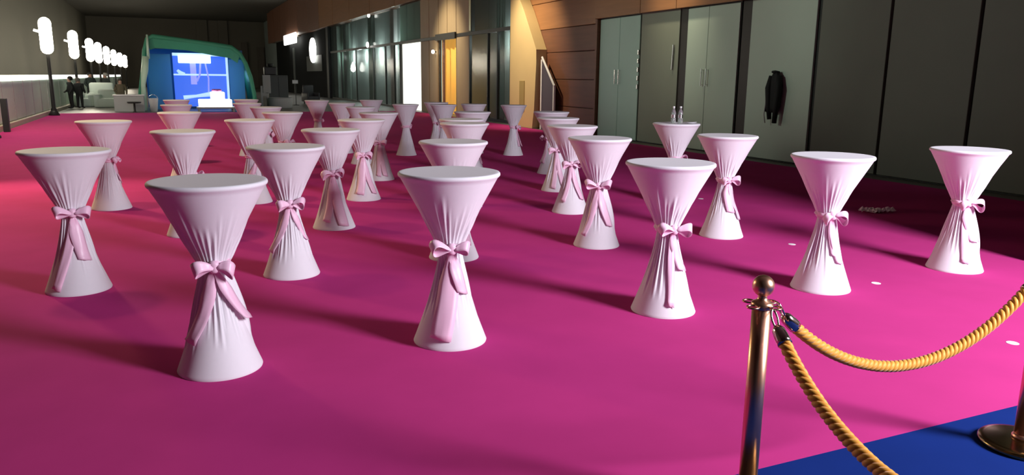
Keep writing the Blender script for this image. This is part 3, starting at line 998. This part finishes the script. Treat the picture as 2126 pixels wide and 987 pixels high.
def person(x, y, h, rz, top, legs, hair, label, lean=0.0, sit=False):
    """one continuous skinned figure; bands of cloth and skin by height"""
    t = thing('person', (x, y, -.012), label, 'person', rz)
    t.scale = (1.25, 1.3, 1)
    k = h / 1.75
    V_ = [(0, 0, .95), (0, 0, 1.15), (0, 0, 1.38), (0, 0, 1.50), (0, -.02, 1.60), (0, -.01, 1.73),
          (.17, 0, 1.42), (.25, .02, 1.14), (.22, -.10, .90), (.20, -.14, .80),
          (-.17, 0, 1.42), (-.25, .02, 1.14), (-.20, -.14, .95), (-.10, -.24, .92),
          (.09, 0, .90), (.11, -.01, .50), (.11, .02, .09), (.12, -.13, .04),
          (-.09, 0, .90), (-.11, .0, .50), (-.12, .02, .09), (-.13, -.13, .04)]
    E_ = [(0, 1), (1, 2), (2, 3), (3, 4), (4, 5), (2, 6), (6, 7), (7, 8), (8, 9), (2, 10), (10, 11), (11, 12), (12, 13),
          (0, 14), (14, 15), (15, 16), (16, 17), (0, 18), (18, 19), (19, 20), (20, 21)]
    rad = [.15, .15, .16, .06, .085, .085, .075, .058, .045, .035, .075, .058, .045, .035, .095, .068, .05, .04, .095, .068, .05, .04]
    me = bpy.data.meshes.new('body')
    me.from_pydata([(a * k, b * k, c * k) for a, b, c in V_], E_, [])
    mt = bpy.data.materials.new('clothes ' + label[:20])
    mt.use_nodes = True
    nt = mt.node_tree
    tc = nt.nodes.new('ShaderNodeTexCoord')
    sp = nt.nodes.new('ShaderNodeSeparateXYZ')
    mr = nt.nodes.new('ShaderNodeMapRange')
    mr.inputs[2].default_value = h
    cr = nt.nodes.new('ShaderNodeValToRGB')
    cr.color_ramp.interpolation = 'CONSTANT'
    els = cr.color_ramp.elements
    els[0].position = 0
    els[0].color = (.01, .01, .01, 1)
    els[1].position = .06
    els[1].color = (*legs, 1)
    e = els.new(.50)
    e.color = (*top, 1)
    e = els.new(.855)
    e.color = (.45, .27, .2, 1)
    nt.links.new(tc.outputs['Object'], sp.inputs[0])
    nt.links.new(sp.outputs['Z'], mr.inputs[0])
    nt.links.new(mr.outputs[0], cr.inputs[0])
    nt.links.new(cr.outputs[0], nt.nodes['Principled BSDF'].inputs['Base Color'])
    nt.nodes['Principled BSDF'].inputs['Roughness'].default_value = .8
    bo = obj('body', me, mt, t)
    md = bo.modifiers.new('skin', 'SKIN')
    lay = me.skin_vertices[0].data if me.skin_vertices else None
    if lay is None:
        bpy.context.view_layer.objects.active = bo
        lay = me.skin_vertices[0].data
    for i, r_ in enumerate(rad):
        lay[i].radius = (r_ * k * (1.25 if i in (0, 1, 2) else 1), r_ * k)
        lay[i].use_root = (i == 0)
    sb = bo.modifiers.new('sub', 'SUBSURF')
    sb.levels = sb.render_levels = 2
    part('hair', MB().lathe([(.0, 1.58 * k), (.085 * k, 1.60 * k), (.112 * k, 1.68 * k), (.10 * k, 1.76 * k), (.05 * k, 1.815 * k), (0, 1.825 * k)], 14, cy=.03, cap=False), mat('hair %s' % hair[0], hair, .7), t, True)
    return t


try:
    person(-4.30, 43.3, 1.50, R(-70), (.012, .012, .012), (.010, .010, .010), (.012, .010, .008), 'person in a long black coat standing by the balustrade')
    person(-3.97, 43.7, 1.44, R(150), (.014, .016, .016), (.012, .012, .012), (.20, .18, .16), 'person in black standing close beside the one in the long coat')
    person(-4.05, 51.5, 1.72, R(30), (.022, .035, .030), (.02, .02, .02), (.02, .02, .018), 'person in dark green jacket standing behind the mint sofas')
    person(-3.30, 52.0, 1.68, R(-40), (.030, .040, .034), (.02, .02, .02), (.40, .38, .34), 'grey-haired person in dark jacket behind the mint sofas')
    person(-2.02, 41.4, 1.42, R(10), (.12, .10, .06), (.16, .16, .15), (.06, .05, .035), 'person in khaki jacket and grey trousers beside the grey counter')
except Exception as ex:
    print('person failed', ex)

# ------------------------------------------------------------------ things right of the tent
ws = thing('white_stand', (4.78, 43.4, -.012), 'pale upright display stand right of the tent', 'stand')
part('panel', MB().rbox(-.10, .30, -.04, .04, .75, 1.72, .02), M_GREYBOX, ws)
part('leg', MB().box(-.22, -.12, -.04, .04, 0, 1.15), M_GREYBOX, ws)
part('leg', MB().box(.06, .16, -.04, .04, 0, .80), M_GREYBOX, ws)
part('crossbar', MB().box(-.22, .16, -.035, .035, .62, .78), M_GREYBOX, ws)
cb = thing('dark_cabinet', (5.65, 45.0, -.012), 'dark green cabinet right of the tent', 'cabinet')
part('body', MB().rbox(-.52, .52, -.3, .3, 0, 1.72, .02), M_DKCAB, cb)
part('door', MB().rbox(-.50, -.01, -.33, -.30, .08, 1.66, .01), M_DKCAB, cb)
part('door', MB().rbox(.01, .50, -.33, -.30, .08, 1.66, .01), M_DKCAB, cb)
mc = thing('black_machine', (5.30, 45.0, 1.71), 'black machine standing on the dark green cabinet', 'machine')
part('housing', MB().rbox(-.35, .30, -.25, .25, 0, .45, .05), M_POST, mc)
part('hopper', MB().lathe([(.10, .45), (.16, .52), (.17, .62), (.0, .62)], 14), M_POST, mc, True)
tb_ = thing('grey_tub', (5.45, 42.6, -.012), 'round grey tub seat right of the tent', 'seat')
part('shell', MB().lathe([(.0, .0), (.55, 0), (.60, .06), (.62, .50), (.60, .56), (.54, .56), (.50, .36), (0, .34)], 28, cap=False), M_SOFAG, tb_, True)
part('cushion', MB().lathe([(0, .34), (.47, .34), (.49, .40), (.45, .44), (0, .45)], 24, cap=False), M_SOFAG, tb_, True)
cs = thing('card_stand', (6.9, 47.0, -.012), 'small stand with a white card before the black kiosk', 'stand')
part('stem', MB().tube([(0, 0, .02), (0, 0, 1.25)], .02, 8), M_POST, cs)
part('foot', MB().lathe([(.2, 0), (.2, .02), (.02, .04)], 16), M_POST, cs, True)
cd_ = part('card', MB().rbox(-.16, .16, -.01, .01, 1.25, 1.45, .004), M_WHITE, cs, label='white card')
ch = thing('dark_armchair', (8.1, 49.0, -.012), 'dark armchair before the black kiosk', 'chair', R(20))
part('seat', MB().rbox(-.35, .35, -.35, .35, .15, .48, .06), mat('dark grey leather', (.045, .042, .045), .5), ch, True)
part('backrest', MB().rbox(-.35, .35, .25, .42, .3, 1.15, .06), mat('dark grey leather', (.045, .042, .045), .5), ch, True)
for sx in (-1, 1):
    part('armrest', MB().rbox(sx * .38 - .06, sx * .38 + .06, -.35, .40, .15, .68, .04), mat('dark grey leather', (.045, .042, .045), .5), ch, True)
    for sy in (-.3, .3):
        part('leg', MB().box(sx * .3 - .025, sx * .3 + .025, sy - .025, sy + .025, 0, .15), M_POST, ch)
